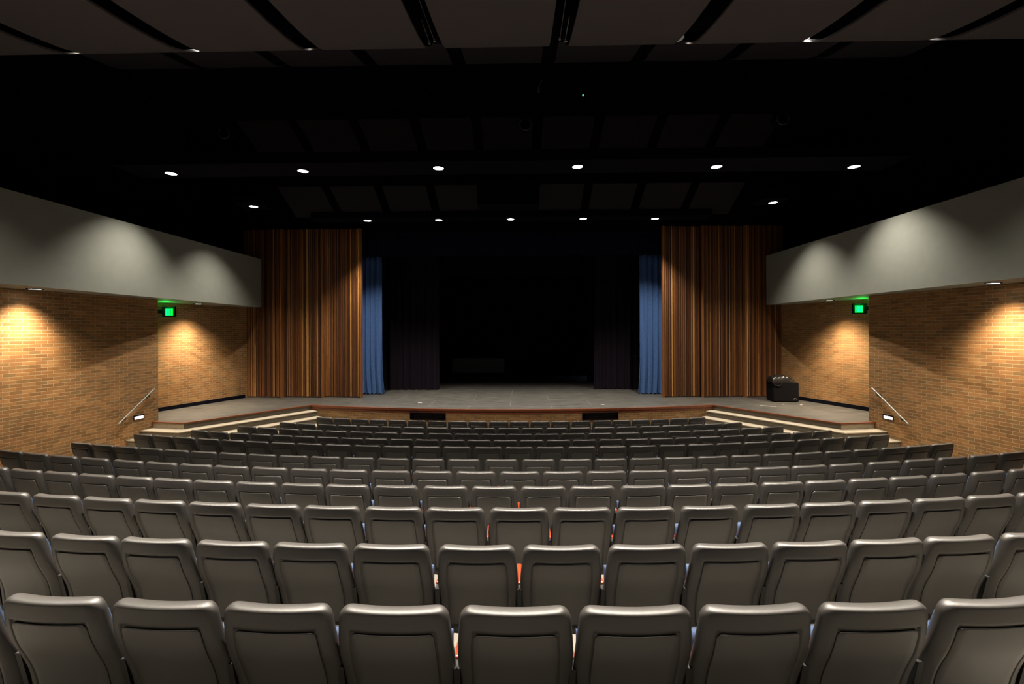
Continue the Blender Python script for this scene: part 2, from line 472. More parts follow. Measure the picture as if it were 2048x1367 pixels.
# dark red fascia under the nosing of the apron
m = MB()
ap = [p for p in ol[2:27]]
for i in range(len(ap) - 1):
    a, b = ap[i], ap[i + 1]
    m.face([(a[0], a[1] - 0.012, ZST - 0.13), (b[0], b[1] - 0.012, ZST - 0.13), (b[0], b[1] - 0.012, ZST - 0.05), (a[0], a[1] - 0.012, ZST - 0.05)])
tag(m.build('trim_2', M['redwood']), kind='structure')
# brick apron wall
m = MB(); u = 0.0
for i in range(len(ap) - 1):
    a, b = ap[i], ap[i + 1]
    du = sqrt((b[0] - a[0]) ** 2 + (b[1] - a[1]) ** 2)
    m.face([(a[0], a[1], -0.2), (b[0], b[1], -0.2), (b[0], b[1], ZST - 0.1), (a[0], a[1], ZST - 0.1)], 0,
           [(u, -0.2), (u + du, -0.2), (u + du, ZST - 0.1), (u, ZST - 0.1)])
    u += du
tag(m.build('wall_stage_front', M['brick']), kind='structure')
# wing faces of the stage, under the nosing
for s, nm in ((-1, 'left'), (1, 'right')):
    m = MB()
    pts = [(s * wall_x(11.12), 11.12), (s * P1[0], P1[1]), (s * CX, CY)]
    for i, mi in ((0, 0), (1, 1)):
        a, b = pts[i], pts[i + 1]
        q = [(a[0], a[1], -0.1), (b[0], b[1], -0.1), (b[0], b[1], ZST - 0.02), (a[0], a[1], ZST - 0.02)]
        if s > 0: q.reverse()
        m.face(q, mi)
    tag(m.build('wall_wing_' + nm, [M['ply'], M['riser']]), kind='structure')
    # steps wrapping round the wing
    st = empty('stage_steps', (s * P1[0], P1[1], 0))
    tag(st, 'cream-edged stage steps along the %s wing, beside the %s brick wall' % (nm, nm), 'steps', 'steps up to the stage wings')
    dx, dy = P1[0] - CX, P1[1] - CY
    ln = sqrt(dx * dx + dy * dy)
    na = Vector((dy / ln, -dx / ln))          # for the right hand side (points to hall centre)
    if na.x > 0: na = -na
    ex, ey = wall_x(11.12) - P1[0], 11.12 - P1[1]
    l2 = sqrt(ex * ex + ey * ey)
    nb = Vector((ey / l2, -ex / l2))
    if nb.y > 0: nb = -nb
    def off(o):
        """corner polyline of the stage edge moved out by o (right hand side)"""
        p0 = Vector((CX, CY)) + na * o
        # mitre at P1
        k = 1 + na.dot(nb)
        p1 = Vector(P1) + (na + nb) * (o / k)
        e0 = Vector((wall_x(11.12), 11.12)) + nb * o
        t = Vector((ex, ey)) / l2
        # run on to the brick wall
        e0 = e0 - t * (0.045 * o + 0.006)
        return p0, p1, e0
    for i in range(1, 5):
        zt = ZST - 0.15 * i
        o1, o0 = 0.33 * i, 0.33 * (i - 1)
        A0, A1, A2 = off(o0 - (0.0 if i > 1 else -0.001)); B0, B1, B2 = off(o1)
        def loc(p, z): return (s * p.x - s * P1[0], p.y - P1[1], z)
        # tread slab
        t_ = MB(); N0, N1, N2 = off(o1 + 0.02)
        for (p, q, r, t2) in ((A0, A1, N1, N0), (A1, A2, N2, N1)):
            for zz, rev in ((zt, False), (zt - 0.02, True)):
                f = [loc(p, zz), loc(q, zz), loc(r, zz), loc(t2, zz)]
                if rev: f.reverse()
                t_.face(f)
        for (p, q) in ((N0, N1), (N1, N2), (N0, A0), (A2, N2)):
            t_.face([loc(p, zt - 0.02), loc(q, zt - 0.02), loc(q, zt), loc(p, zt)])
        t_.build('tread', M['tread'], st)
        r_ = MB()
        for (p, q) in ((B0, B1), (B1, B2), (B0, A0), (A2, B2)):
            r_.face([loc(p, -0.05), loc(q, -0.05), loc(q, zt - 0.02), loc(p, zt - 0.02)])
        r_.build('riser', M['riser'], st)
# black vent grilles in the apron
for s, nm in ((-1, 'left'), (1, 'right')):
    xa, xb = (-2.89, -1.84) if s < 0 else (2.07, 3.12)
    v = empty('apron_vent', ((xa + xb) / 2, apron_y((xa + xb) / 2), 0))
    v.rotation_euler.z = atan2(apron_y(xb) - apron_y(xa), xb - xa)
    tag(v, 'black rectangular vent in the brick stage front, %s of centre' % nm, 'vent', 'vents in the stage front')
    hw = (xb - xa) / 2
    z0, z1 = ZST - 0.315, ZST - 0.115
    m = MB()
    m.box(-hw, hw, -0.035, 0.02, z0, z0 + 0.015); m.box(-hw, hw, -0.035, 0.02, z1 - 0.015, z1)
    m.box(-hw, -hw + 0.015, -0.035, 0.02, z0, z1); m.box(hw - 0.015, hw, -0.035, 0.02, z0, z1)
    m.build('frame', M['black'], v)
    m = MB()
    m.box(-hw + .01, hw - .01, 0.005, 0.02, z0, z1)
    for k in range(8):
        zz = z0 + 0.02 + k * 0.022
        m.box(-hw + .012, hw - .012, -0.025, 0.0, zz, zz + 0.006)
    m.build('grille', M['black'], v)

# black box round the stage house
m = MB(); m.box(-11, 11, 24.4, 24.6, -0.1, CEIL)
tag(m.build('wall_stage_back', M['black']), kind='structure')
m = MB()
m.box(-11, 11, 15.42, 15.6, Z(3.35), CEIL)
m.box(-11, -5.2, 15.42, 15.6, ZST, Z(3.35)); m.box(5.2, 11, 15.42, 15.6, ZST, Z(3.35))
tag(m.build('wall_proscenium', M['black']), kind='structure')

# ------------------------------------------------------------ slatted wood panels either side of the opening
def slat_panel(p, q, name_pos, seed):
    """p outer, q inner end in plan; battens stand towards the audience"""
    r_ = random.Random(seed)
    p, q = Vector(p), Vector(q)
    L_ = (q - p).length; d = (q - p).normalized()
    ang = atan2(d.y, d.x)
    root = empty('slatted_panel', (p.x, p.y, ZST), ang)
    tag(root, name_pos, 'wall panel', 'slatted wood panels beside the stage opening')
    h = Z(3.48) - ZST
    b = MB(); b.box(0, L_, 0.03, 0.06, 0.05, h); b.build('backing', M['slatback'], root)
    sl = MB(); x = 0.004
    while x < L_ - 0.05:
        wd = r_.choice((0.016, 0.018, 0.018, 0.022, 0.03))
        t = min(1.0, max(0.0, r_.gauss(0.40, 0.22)))
        if r_.random() < 0.10: t = min(1.0, t + 0.35)
        if r_.random() < 0.12: t *= 0.45
        dep = r_.choice((0.0, 0.004, 0.008))
        # each batten is made of two or three lengths
        cuts = [0.04] + sorted(r_.uniform(0.6, h - 0.6) for _ in range(r_.choice((1, 2)))) + [h]
        for za, zb_ in zip(cuts[:-1], cuts[1:]):
            tt = min(1.0, max(0.0, t + r_.gauss(0, 0.05)))
            sl.box(x, x + wd, -0.005 + dep, 0.032, za, zb_, 0, tt)
        x += wd + r_.choice((0.010, 0.012, 0.014))
    sl.build('slats', M['slat'], root, weld=False)
    e = MB(); e.box(L_ - 0.035, L_, -0.05, 0.10, 0.0, h); e.build('edge_trim', M['edge'], root)
    e = MB(); e.box(0, L_ - 0.035, 0.0, 0.05, 0.012, 0.05); e.build('bottom_rail', M['slatback'], root)
    return root
side = {-1: 'left', 1: 'right'}
posn = ['outer panel against the brick alcove', 'middle panel', 'inner panel beside the blue curtain']
for s in (-1, 1):
    for k, (xo, xi) in enumerate(((9.16, 7.76), (7.76, 6.36), (6.36, 5.06))):
        yo, yi = 15.27, 15.17
        lab = 'honey brown vertical slat wood panel %s of the stage, %s' % (side[s], posn[k])
        if s < 0:
            slat_panel((-xo, yo), (-xi, yi), lab, 20 + k)
        else:
            r = slat_panel((xi, yi), (xo, yo), lab, 30 + k)
            for c in r.children:
                if c.name.startswith('edge_trim'):
                    c.location.x = -((Vector((xo, yo)) - Vector((xi, yi))).length - 0.035)

# ------------------------------------------------------------ curtains
def drape(name, x0, x1, y, z0, z1, material, folds, amp, flare=0.0, seed=1, thick=0.02, rot=0.0):
    r_ = random.Random(seed)
    m = MB(); N = max(24, int(folds * 10)); K = 10
    ph = [r_.uniform(0, 6.28) for _ in range(4)]
    vs_, fs_ = [], []
    for side_ in (0, 1):
        for j in range(K + 1):
            v = j / K; z = z1 + (z0 - z1) * v
            for i in range(N + 1):
                t = i / N
                f = sin(2 * pi * folds * t + ph[0]) + 0.4 * sin(2 * pi * folds * 2.3 * t + ph[1]) + 0.3 * sin(2 * pi * folds * .6 * t + ph[2] + v)
                x = x0 + (x1 - x0) * t
                if flare: x += flare * (t if flare > 0 else 1 - t) * max(0, (v - 0.75) * 4) ** 2
                zz = z
                if j == K: zz += 0.02 * sin(9 * t * folds + ph[3])
                vs_.append((x, y - amp * f * (0.75 + 0.25 * v) + side_ * thick, zz))
    W = N + 1
    for side_ in (0, 1):
        o = side_ * (K + 1) * W
        for j in range(K):
            for i in range(N):
                q = (o + j * W + i, o + (j + 1) * W + i, o + (j + 1) * W + i + 1, o + j * W + i + 1)
                fs_.append(q if side_ == 0 else q[::-1])
    o = (K + 1) * W
    for j in range(K):
        for i in (0, N):
            q = (j * W + i, o + j * W + i, o + (j + 1) * W + i, (j + 1) * W + i)
            fs_.append(q if i == 0 else q[::-1])
    m.raw(vs_, fs_)
    return m.build(name, material, None, smooth=True)
o = drape('stage_curtain', -6.3, -4.60, 15.98, ZST + 0.03, Z(3.3), M['curtain'], 9, 0.028, 0.08, 3)
tag(o, 'blue velour house curtain drawn open at the left side of the stage', 'curtain', 'blue house curtains')
o = drape('stage_curtain', 4.50, 6.3, 15.98, ZST + 0.03, Z(3.3), M['curtain'], 9, 0.028, -0.06, 4)
tag(o, 'blue velour house curtain drawn open at the right side of the stage', 'curtain', 'blue house curtains')
o = drape('stage_valance', -5.6, 5.6, 15.80, Z(2.62), CEIL, M['navy'], 30, 0.03, 0, 5)
tag(o, 'dark navy valance hanging across the top of the stage opening', 'valance')
o = drape('leg_curtain', -6.8, -2.80, 17.2, ZST + 0.02, Z(3.4), M['purple'], 14, 0.04, 0, 6)
tag(o, 'black masking leg curtain behind the left blue curtain', 'curtain', 'black masking curtains')
o = drape('leg_curtain', 3.10, 7.0, 17.3, ZST + 0.02, Z(3.4), M['purple'], 14, 0.04, 0, 7)
tag(o, 'black masking leg curtain behind the right blue curtain', 'curtain', 'black masking curtains')
o = drape('leg_curtain', -7.5, -3.15, 19.6, ZST + 0.02, Z(3.4), M['velvet'], 14, 0.04, 0, 8)
tag(o, 'second black masking leg curtain deeper on the left of the stage', 'curtain', 'black masking curtains')
o = drape('leg_curtain', 3.2, 7.5, 19.8, ZST + 0.02, Z(3.4), M['velvet'], 14, 0.04, 0, 9)
tag(o, 'second black masking leg curtain deeper on the right of the stage', 'curtain', 'black masking curtains')
o = drape('backdrop_curtain', -7.5, 7.5, 22.6, ZST + 0.02, Z(3.6), M['velvet'], 40, 0.04, 0, 10)
tag(o, 'black curtain closing the back of the stage', 'curtain')
o = drape('border_curtain', -7, 7, 18.4, Z(2.2), CEIL, M['velvet'], 30, 0.03, 0, 11)
tag(o, 'black border curtain hanging above the middle of the stage', 'curtain')

# ------------------------------------------------------------ auditorium seats
def interp(tab, z):
    """smooth table lookup, tab sorted by falling z"""
    if z >= tab[0][0]: return tab[0][1]
    for i in range(len(tab) - 1):
        (za, a), (zb_, b) = tab[i], tab[i + 1]
        if z >= zb_:
            t = (za - z) / (za - zb_)
            pa = tab[i - 1][1] if i > 0 else a
            pb = tab[i + 2][1] if i + 2 < len(tab) else b
            m0, m1 = (b - pa) / 2, (pb - a) / 2
            return ((2 * t ** 3 - 3 * t ** 2 + 1) * a + (t ** 3 - 2 * t ** 2 + t) * m0
                    + (-2 * t ** 3 + 3 * t ** 2) * b + (t ** 3 - t ** 2) * m1)
    return tab[-1][1]
YM = [(.86, .0), (.80, .006), (.74, .016), (.68, .031), (.62, .050), (.56, .076), (.50, .100), (.44, .118), (.38, .129), (.32, .134), (.22, .136)]
HW = [(.86, .238), (.80, .245), (.74, .251), (.68, .256), (.62, .259), (.56, .260), (.50, .260), (.44, .257), (.38, .256), (.32, .253), (.22, .245)]
ZTOP, ZBOT, RC = 0.86, 0.22, 0.045
PLAN = 0.024
def half_w(z):
    h = interp(HW, z)
    if z > ZTOP - RC:
        k = (z - (ZTOP - RC)) / RC
        h -= RC * (1 - sqrt(max(0.0, 1 - k * k)))
    if z < ZBOT + 0.03:
        k = ((ZBOT + 0.03) - z) / 0.03
        h -= 0.03 * (1 - sqrt(max(0.0, 1 - k * k)))
    return h
def half_t(z):
    t = 0.033
    r = 0.016
    if z > ZTOP - r:
        k = (z - (ZTOP - r)) / r
        t = t * max(0.0, 1 - k ** 3) ** 0.42
    if z < ZBOT + 0.02:
        k = ((ZBOT + 0.02) - z) / 0.02
        t = t * sqrt(max(0.0, 1 - k * k))
    return t
GZ0, GZ1, GA = ZTOP - 0.098, ZBOT + 0.06, 0.745
def back_y(a, z):
    e = sqrt(max(0.0, 1 - abs(a) ** 14))
    bulge = 0.0 * math.exp(-((z - 0.835) / 0.03) ** 2)
    return interp(YM, z) - PLAN * (1 - a * a) - half_t(z) * e - bulge * e
def front_y(a, z):
    e = sqrt(max(0.0, 1 - abs(a) ** 14))
    return interp(YM, z) - PLAN * (1 - a * a) + half_t(z) * e

def shell_bm():
    A = [0, .2, .4, .6, GA - .012, GA, GA + .006, .8, .86, .91, .945, .97, .985, .995, 1.0]
    A = [-a for a in reversed(A[1:])] + A
    ztop = [ZTOP - 0.03 * (1 - cos(t * pi / 2 / 6)) for t in range(7)]      # dense rounding at the top
    ztop = [ZTOP, ZTOP - .0004, ZTOP - .0012, ZTOP - .003, ZTOP - .006, ZTOP - .010, ZTOP - .015, ZTOP - .022, ZTOP - .032, ZTOP - .045, ZTOP - .06, ZTOP - .08]
    zz = ztop + [GZ0 + .005, GZ0, GZ0 - .010] + [.72, .68, .64, .60, .56, .52, .48, .44, .40, .36, .32] + [GZ1 + .01, GZ1, GZ1 - .006, .25, .235, .225, ZBOT]
    m = MB(); vs_, fs_ = [], []
    W, K = len(A), len(zz)
    for sd in (0, 1):
        for z in zz:
            h = half_w(z)
            for a in A:
                y = back_y(a, z) if sd == 0 else front_y(a, z)
                if sd == 0 and abs(a) <= GA + 1e-6 and GZ1 - 1e-6 <= z <= GZ0 + 1e-6: y += 0.006
                vs_.append((a * h, y, z))
    for sd in (0, 1):
        o = sd * K * W
        for j in range(K - 1):
            for i in range(W - 1):
                q = (o + j * W + i, o + (j + 1) * W + i, o + (j + 1) * W + i + 1, o + j * W + i + 1)
                fs_.append(q if sd == 0 else q[::-1])
    m.raw(vs_, fs_)
    return m
def panel_bm():
    m = MB(); g = 0.005
    z1, z0 = GZ0 - g - 0.004, GZ1 + g
    rc = 0.022
    zs = [z1, z1 - .0015, z1 - .006, z1 - .013, z1 - .022] + [.70, .66, .62, .58, .54, .50, .46, .42, .38, .34, .30] + [z0]
    A = [-1, -.985, -.8, -.5, -.2, .2, .5, .8, .985, 1]
    def hw(z):
        h = GA * half_w(z) - g
        if z > z1 - rc:
            k = (z - (z1 - rc)) / rc
            h -= rc * (1 - sqrt(max(0.0, 1 - k * k)))
        return h
    vs_, fs_ = [], []
    W, K = len(A), len(zs)
    for j, z in enumerate(zs):
        h = hw(z)
        for i, a in enumerate(A):
            aa = a * h / half_w(z)
            edge = (i in (0, W - 1)) or j in (0, K - 1)
            vs_.append((a * h, back_y(aa, z) + (0.003 if edge else -0.0005), z))
    n = W * K
    for (x, y, z) in list(vs_): vs_.append((x, y + 0.005, z))
    for j in range(K - 1):
        for i in range(W - 1):
            q = (j * W + i, (j + 1) * W + i, (j + 1) * W + i + 1, j * W + i + 1)
            fs_.append(q); fs_.append(tuple(n + k for k in reversed(q)))
    for j in range(K - 1):
        for i in (0, W - 1):
            q = (j * W + i, n + j * W + i, n + (j + 1) * W + i, (j + 1) * W + i)
            fs_.append(q if i == 0 else q[::-1])
    for i in range(W - 1):
        for j in (0, K - 1):
            q = (j * W + i, j * W + i + 1, n + j * W + i + 1, n + j * W + i)
            fs_.append(q if j == 0 else q[::-1])
    m.raw(vs_, fs_)
    return m
def pillow_bm(fx, fb, ff, ss, tt):
    """generic closed cushion: fx(s)=half width, fb/ff(a,s)=back/front point"""
    m = MB(); vs_, fs_ = [], []
    A = [-1, -.985, -.95, -.88, -.75, -.5, -.2, .2, .5, .75, .88, .95, .985, 1]
    W, K = len(A), len(ss)
    for sd in (0, 1):
        for s in ss:
            for a in A: vs_.append((fb if sd == 0 else ff)(a, s))
    for sd in (0, 1):
        o = sd * K * W
        for j in range(K - 1):
            for i in range(W - 1):
                q = (o + j * W + i, o + (j + 1) * W + i, o + (j + 1) * W + i + 1, o + j * W + i + 1)
                fs_.append(q if sd == 0 else q[::-1])
    m.raw(vs_, fs_)
    return m

def make_seat():
    root = empty('auditorium_seat')
    shell_bm().build('backrest_shell', M['plastic'], root, smooth=True)
    panel_bm().build('back_panel', M['panel'], root, smooth=True)
    # upholstered front of the backrest
    SS = [0, .03, .08, .16, .3, .5, .7, .84, .92, .97, 1]
    def dome(a, s): return sqrt(max(0, 1 - abs(a) ** 8)) * sqrt(max(0, 1 - abs(2 * s - 1) ** 8))
    def bz(s): return 0.815 - 0.40 * s
    def fb(a, s): z = bz(s); return (a * (half_w(z) - .02), front_y(a * .9, z) - 0.004, z)
    def ff(a, s): z = bz(s); return (a * (half_w(z) - .02), front_y(a * .9, z) - 0.004 + 0.042 * dome(a, s), z)
    pillow_bm(None, fb, ff, SS, 0).build('back_cushion', M['blue'], root, smooth=True)
    # seat, folded up against the backrest
    def cpt(a, s, off):
        z = 0.615 - 0.26 * s
        return (a * 0.228, 0.225 - 0.02 * s + off, z)
    def sb(a, s): return cpt(a, s, -0.045 * dome(a, s))
    def sf(a, s): return cpt(a, s, 0.0)
    pillow_bm(None, sb, sf, SS, 0).build('seat', M['blue'], root, smooth=True)
    seat_o = [c for c in root.children if c.name.split('.')[0] == 'seat'][-1]
    def pf(a, s): return cpt(a, s, 0.035 * dome(a, s))
    def pb(a, s): return cpt(a, s, 0.001)
    pan = pillow_bm(None, pb, pf, SS, 0).build('seat_pan', M['pan'], seat_o, smooth=True)
    def arm(x):
        m = MB()
        m.box(x - 0.019, x + 0.019, 0.12, 0.37, 0.530, 0.555)
        m.build('armrest', M['arm'], root, bevel=0.008)
        m = MB()
        prof = [(0.10, 0.0), (0.34, 0.0), (0.34, 0.02), (0.27, 0.06), (0.25, 0.30), (0.33, 0.50), (0.35, 0.54), (0.06, 0.54), (0.09, 0.40), (0.14, 0.12), (0.10, 0.02)]
        vs_ = [(x - .014, y, z) for y, z in prof] + [(x + .014, y, z) for y, z in prof]
        n = len(prof)
        m.raw(vs_, [tuple(range(n)), tuple(reversed(range(n, 2 * n)))] + [(i, n + i, n + (i + 1) % n, (i + 1) % n) for i in range(n)])
        m.build('leg', M['metal'], root)
    arm(-0.265)
    return root, arm
seat0, arm_fn = make_seat()
seat_end = copy_thing(seat0, (0, 0, 0), 0)
# an end seat carries a second armrest and leg
for ch in list(seat0.children):
    if ch.name.startswith('armrest') or ch.name.startswith('leg'):
        c = ch.copy(); col.objects.link(c); c.parent = seat_end; c.location.x = 0.53
row_words = ['front', 'second', 'third', 'fourth', 'fifth', 'sixth', 'seventh', 'eighth', 'ninth', 'tenth']
used0 = used1 = False
for ri, (R, z, wd, xs) in enumerate(ROWS):
    k = 10 - ri                                  # 0 = front row by the stage
    for i, s in enumerate(xs):
        a = s / R
        p = (R * sin(a), YC - R * cos(a), z + H - SEAT_H)
        last = i == len(xs) - 1
        src = seat_end if last else seat0
        scl = (wd / 0.53, 1, 1)
        if (last and used1) or (not last and used0):
            o = copy_thing(src, p, a, scl)
        else:
            o = src; o.location = p; o.rotation_euler = (0, 0, a); o.scale = scl
            if last: used1 = True
            else: used0 = True
        if k == 10: rw = 'in the row nearest the camera'
        elif k == 9: rw = 'in the second row from the camera'
        elif k == 0: rw = 'in the front row by the stage'
        else: rw = 'in the %s row from the stage' % row_words[k]
        if i == 0: od = 'leftmost'
        elif last: od = 'rightmost'
        elif i < len(xs) / 2: od = ORD[i] + ' from the left'
        else: od = ORD[len(xs) - 1 - i] + ' from the right'
        tag(o, 'dark grey folding seat, %s %s' % (od, rw), 'seat', 'auditorium seats')

# ------------------------------------------------------------ lamps
def disc_mb(m, r0, r1, z, n=20, up=False):
    for i in range(n):
        a, b = 2 * pi * i / n, 2 * pi * (i + 1) / n
        q = [(r0 * cos(a), r0 * sin(a), z), (r1 * cos(a), r1 * sin(a), z), (r1 * cos(b), r1 * sin(b), z), (r0 * cos(b), r0 * sin(b), z)]
        if r0 < 1e-6: q = [(0, 0, z), q[1], q[2]]
        m.face(q if up else q[::-1])
def spot(parent, power, size, blend, color, zoff=-0.02, radius=0.05, tilt=None):
    d = bpy.data.lights.new('lamp_light', 'SPOT')
    d.energy = power; d.spot_size = radians(size); d.spot_blend = blend
    d.color = color; d.shadow_soft_size = radius
    o = bpy.data.objects.new('lamp_light', d); col.objects.link(o)
    o.parent = parent; o.location = (0, 0, zoff)
    if tilt: o.rotation_euler = tilt
    return o
def downlight(loc, label, power, size=92, blend=1.0, color=NEUT, r=0.11, body=0.16, group='house downlights', lens='lens', radius=0.03):
    """can with a flush glowing lens; origin at the lens"""
    root = empty('downlight', loc)
    tag(root, label, 'light', group)
    m = MB()
    n = 20
    for i in range(n):
        a, b = 2 * pi * i / n, 2 * pi * (i + 1) / n
        R2 = r + 0.018
        m.face([(R2 * cos(a), R2 * sin(a), -0.006), (R2 * cos(b), R2 * sin(b), -0.006), (R2 * cos(b), R2 * sin(b), body), (R2 * cos(a), R2 * sin(a), body)])
        m.face([(r * cos(a), r * sin(a), 0.01), (r * cos(b), r * sin(b), 0.01), (r * cos(b), r * sin(b), -0.006), (r * cos(a), r * sin(a), -0.006)])
        m.face([(r * cos(a), r * sin(a), -0.006), (r * cos(b), r * sin(b), -0.006), (R2 * cos(b), R2 * sin(b), -0.006), (R2 * cos(a), R2 * sin(a), -0.006)])
    disc_mb(m, 0, r + 0.018, body, n, True)
    m.build('housing', M['black'], root)
    m = MB(); disc_mb(m, 0, r, 0.0, n)
    m.build('lens', M[lens], root)
    spot(root, power, size, blend, color, -0.015, radius)
    return root
ZL = Z(3.5)
# main row of six
for k, (x, y) in enumerate(((-7.383, 9.833), (-4.407, 9.767), (-1.425, 9.675), (1.552, 9.676), (4.53, 9.766), (7.495, 9.855))):
    lab = 'glowing ceiling downlight, %s in the wide middle row of six' % (['leftmost', 'second from left', 'third from left', 'third from right', 'second from right', 'rightmost'][k])
    downlight((x, y, ZL), lab, P_HOUSE, size=99 if abs(x) > 7 else 92)
downlight((-7.133, 12.495, ZL), 'glowing ceiling downlight alone above the left end of the left bulkhead and wood panels', P_HOUSE, size=98)
downlight((7.273, 12.575, ZL), 'glowing ceiling downlight alone above the right wood panels', P_HOUSE, size=98)
for k, (x, y) in enumerate(((-4.504, 14.194), (-2.244, 14.19), (0.018, 14.19), (2.291, 14.19), (4.543, 14.253))):
    lab = 'small glowing downlight above the stage edge, %s of the row of five' % (['leftmost', 'second from left', 'middle one', 'second from right', 'rightmost'][k])
    downlight((x, y, ZL), lab, P_STAGE)
# downlights tucked between the near ceiling reflectors
for k, (x, y, zz) in enumerate(((-4.62, 6.85, 4.385), (4.58, 6.85, 4.385))):
    downlight((x, y, Z(zz)), 'glowing downlight at the lower end of the ceiling reflector gap, %s side' % side[(-1, 1)[k]], P_CLOUD, size=90, blend=1.0)
for k, x in enumerate((-6.25, -2.68, 2.68, 6.25)):
    root = empty('downlight', (x, 6.80, Z(4.36)))
    tag(root, 'deep black can light between the near ceiling reflectors, %s of four' % ['leftmost', 'second from left', 'second from right', 'rightmost'][k], 'light', 'house downlights')
    m = MB(); n = 20
    for i in range(n):
        a, b = 2 * pi * i / n, 2 * pi * (i + 1) / n
        for r0, fl in ((0.115, 0), (0.10, 1)):
            q = [(r0 * cos(a), r0 * sin(a), 0), (r0 * cos(b), r0 * sin(b), 0), (r0 * cos(b), r0 * sin(b), 0.24), (r0 * cos(a), r0 * sin(a), 0.24)]
            m.face(q[::-1] if fl else q, fl)
    disc_mb(m, 0.10, 0.115, 0.0, n); disc_mb(m, 0, 0.115, 0.24, n, True)
    m.build('housing', [M['black'], M['can']], root)
    m = MB(); disc_mb(m, 0, 0.098, 0.20, n); m.build('lens', M['lens'], root)
    spot(root, P_CLOUD, 90, 1.0, NEUT, -0.01, 0.06)
# the house lights over the rear of the hall, behind and above the camera
for j, y in enumerate((3.6, 0.2)):
    for k, x in enumerate((-4.45, -1.5, 1.5, 4.45)):
        downlight((x, y, Z(4.4)), 'house downlight over the rear of the hall, %s of the %s row' % (
            ['leftmost', 'second from left', 'second from right', 'rightmost'][k], ['nearer', 'further'][j]), P_REAR * (1.0, 0.13)[j], size=(72, 60)[j], blend=1.0)
# wall washers in the bulkhead soffits
for (x, y, lab) in ((-8.86, 8.37, 'soffit wall light over the near left brick wall'), (-9.10, 13.03, 'soffit wall light over the left alcove beside the exit sign'),
                    (8.80, 8.28, 'soffit wall light over the near right brick wall'), (9.03, 12.93, 'soffit wall light over the right alcove beside the exit sign')):
    pk = 0.72 if y < 10 else 1.0
    downlight((x, y, ZS - 0.008), lab, P_SOFFIT * pk, size=112, blend=1.0, color=WARM, r=0.10, body=0.006, group='soffit wall lights', lens='slens', radius=0.04)
    spot(bpy.data.objects[[o.name for o in col.objects if o.name.startswith('downlight')][-1]], P_NARROW * pk, 92, 1.0, WARM, -0.015, 0.04)

# ------------------------------------------------------------ ceiling: bars, reflectors, rings
m = MB(); m.box(-8.3, 8.3, 9.35, 10.15, Z(3.52), Z(3.75))
o = m.build('ceiling_beam', M['black']); tag(o, 'long black beam carrying the wide row of six downlights', 'beam')
m = MB(); m.box(-6.2, 6.2, 13.95, 14.5, Z(3.52), Z(3.7))
o = m.build('ceiling_beam', M['black']); tag(o, 'black beam over the stage edge carrying the row of five downlights', 'beam')
for s in (-1, 1):
    m = MB(); m.box(s * 7.2 - 0.35, s * 7.2 + 0.35, 12.2, 12.9, Z(3.52), Z(3.7))
    o = m.build('ceiling_box', M['black']); tag(o, 'black ceiling box holding the single downlight above the %s wood panels' % side[s], 'ceiling box', 'black ceiling boxes')

def curved_panel(x0, x1, prof, label, group, thick=0.03, name='ceiling_reflector', material='cloud'):
    m = MB(); n = len(prof)
    # smooth the profile
    P = []
    for i in range(n - 1):
        for k in range(4):
            t = k / 4
            p0 = prof[max(0, i - 1)]; p1 = prof[i]; p2 = prof[i + 1]; p3 = prof[min(n - 1, i + 2)]
            P.append(tuple(0.5 * (2 * p1[j] + (p2[j] - p0[j]) * t + (2 * p0[j] - 5 * p1[j] + 4 * p2[j] - p3[j]) * t * t + (-p0[j] + 3 * p1[j] - 3 * p2[j] + p3[j]) * t ** 3) for j in (0, 1)))
    P.append(prof[-1])
    for (a, b) in zip(P[:-1], P[1:]):
        m.face([(x0, a[0], Z(a[1])), (x0, b[0], Z(b[1])), (x1, b[0], Z(b[1])), (x1, a[0], Z(a[1]))])
        m.face([(x1, a[0], Z(a[1]) + thick), (x1, b[0], Z(b[1]) + thick), (x0, b[0], Z(b[1]) + thick), (x0, a[0], Z(a[1]) + thick)])
        for x, fl in ((x0, 1), (x1, 0)):
            q = [(x, a[0], Z(a[1])), (x, a[0], Z(a[1]) + thick), (x, b[0], Z(b[1]) + thick), (x, b[0], Z(b[1]))]
            m.face(q if fl else q[::-1])
    for p, fl in ((P[0], 0), (P[-1], 1)):
        q = [(x0, p[0], Z(p[1])), (x0, p[0], Z(p[1]) + thick), (x1, p[0], Z(p[1]) + thick), (x1, p[0], Z(p[1]))]
        m.face(q if fl else q[::-1])
    o = m.build(name, M[material], None, smooth=False)
    return tag(o, label, 'ceiling panel', group)
pos9 = ['leftmost', 'second from left', 'third from left', 'fourth from left', 'middle one', 'fourth from right', 'third from right', 'second from right', 'rightmost']
PA = [(4.85, 3.76), (5.2, 3.80), (5.8, 3.90), (6.4, 4.05), (6.75, 4.24), (7.05, 4.47), (7.25, 4.72)]
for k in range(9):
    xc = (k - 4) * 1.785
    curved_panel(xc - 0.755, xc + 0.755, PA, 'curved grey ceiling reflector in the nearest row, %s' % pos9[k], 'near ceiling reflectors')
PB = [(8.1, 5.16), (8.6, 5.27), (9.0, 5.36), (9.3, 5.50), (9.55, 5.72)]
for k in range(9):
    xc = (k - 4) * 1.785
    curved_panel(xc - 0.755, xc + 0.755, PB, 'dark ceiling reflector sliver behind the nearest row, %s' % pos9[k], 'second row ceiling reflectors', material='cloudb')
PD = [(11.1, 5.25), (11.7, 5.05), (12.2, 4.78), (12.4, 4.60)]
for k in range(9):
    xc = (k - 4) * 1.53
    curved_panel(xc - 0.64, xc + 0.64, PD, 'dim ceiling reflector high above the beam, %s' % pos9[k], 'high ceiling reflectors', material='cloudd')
PC = [(13.05, 4.22), (13.5, 3.98), (13.9, 3.76), (14.15, 3.60)]
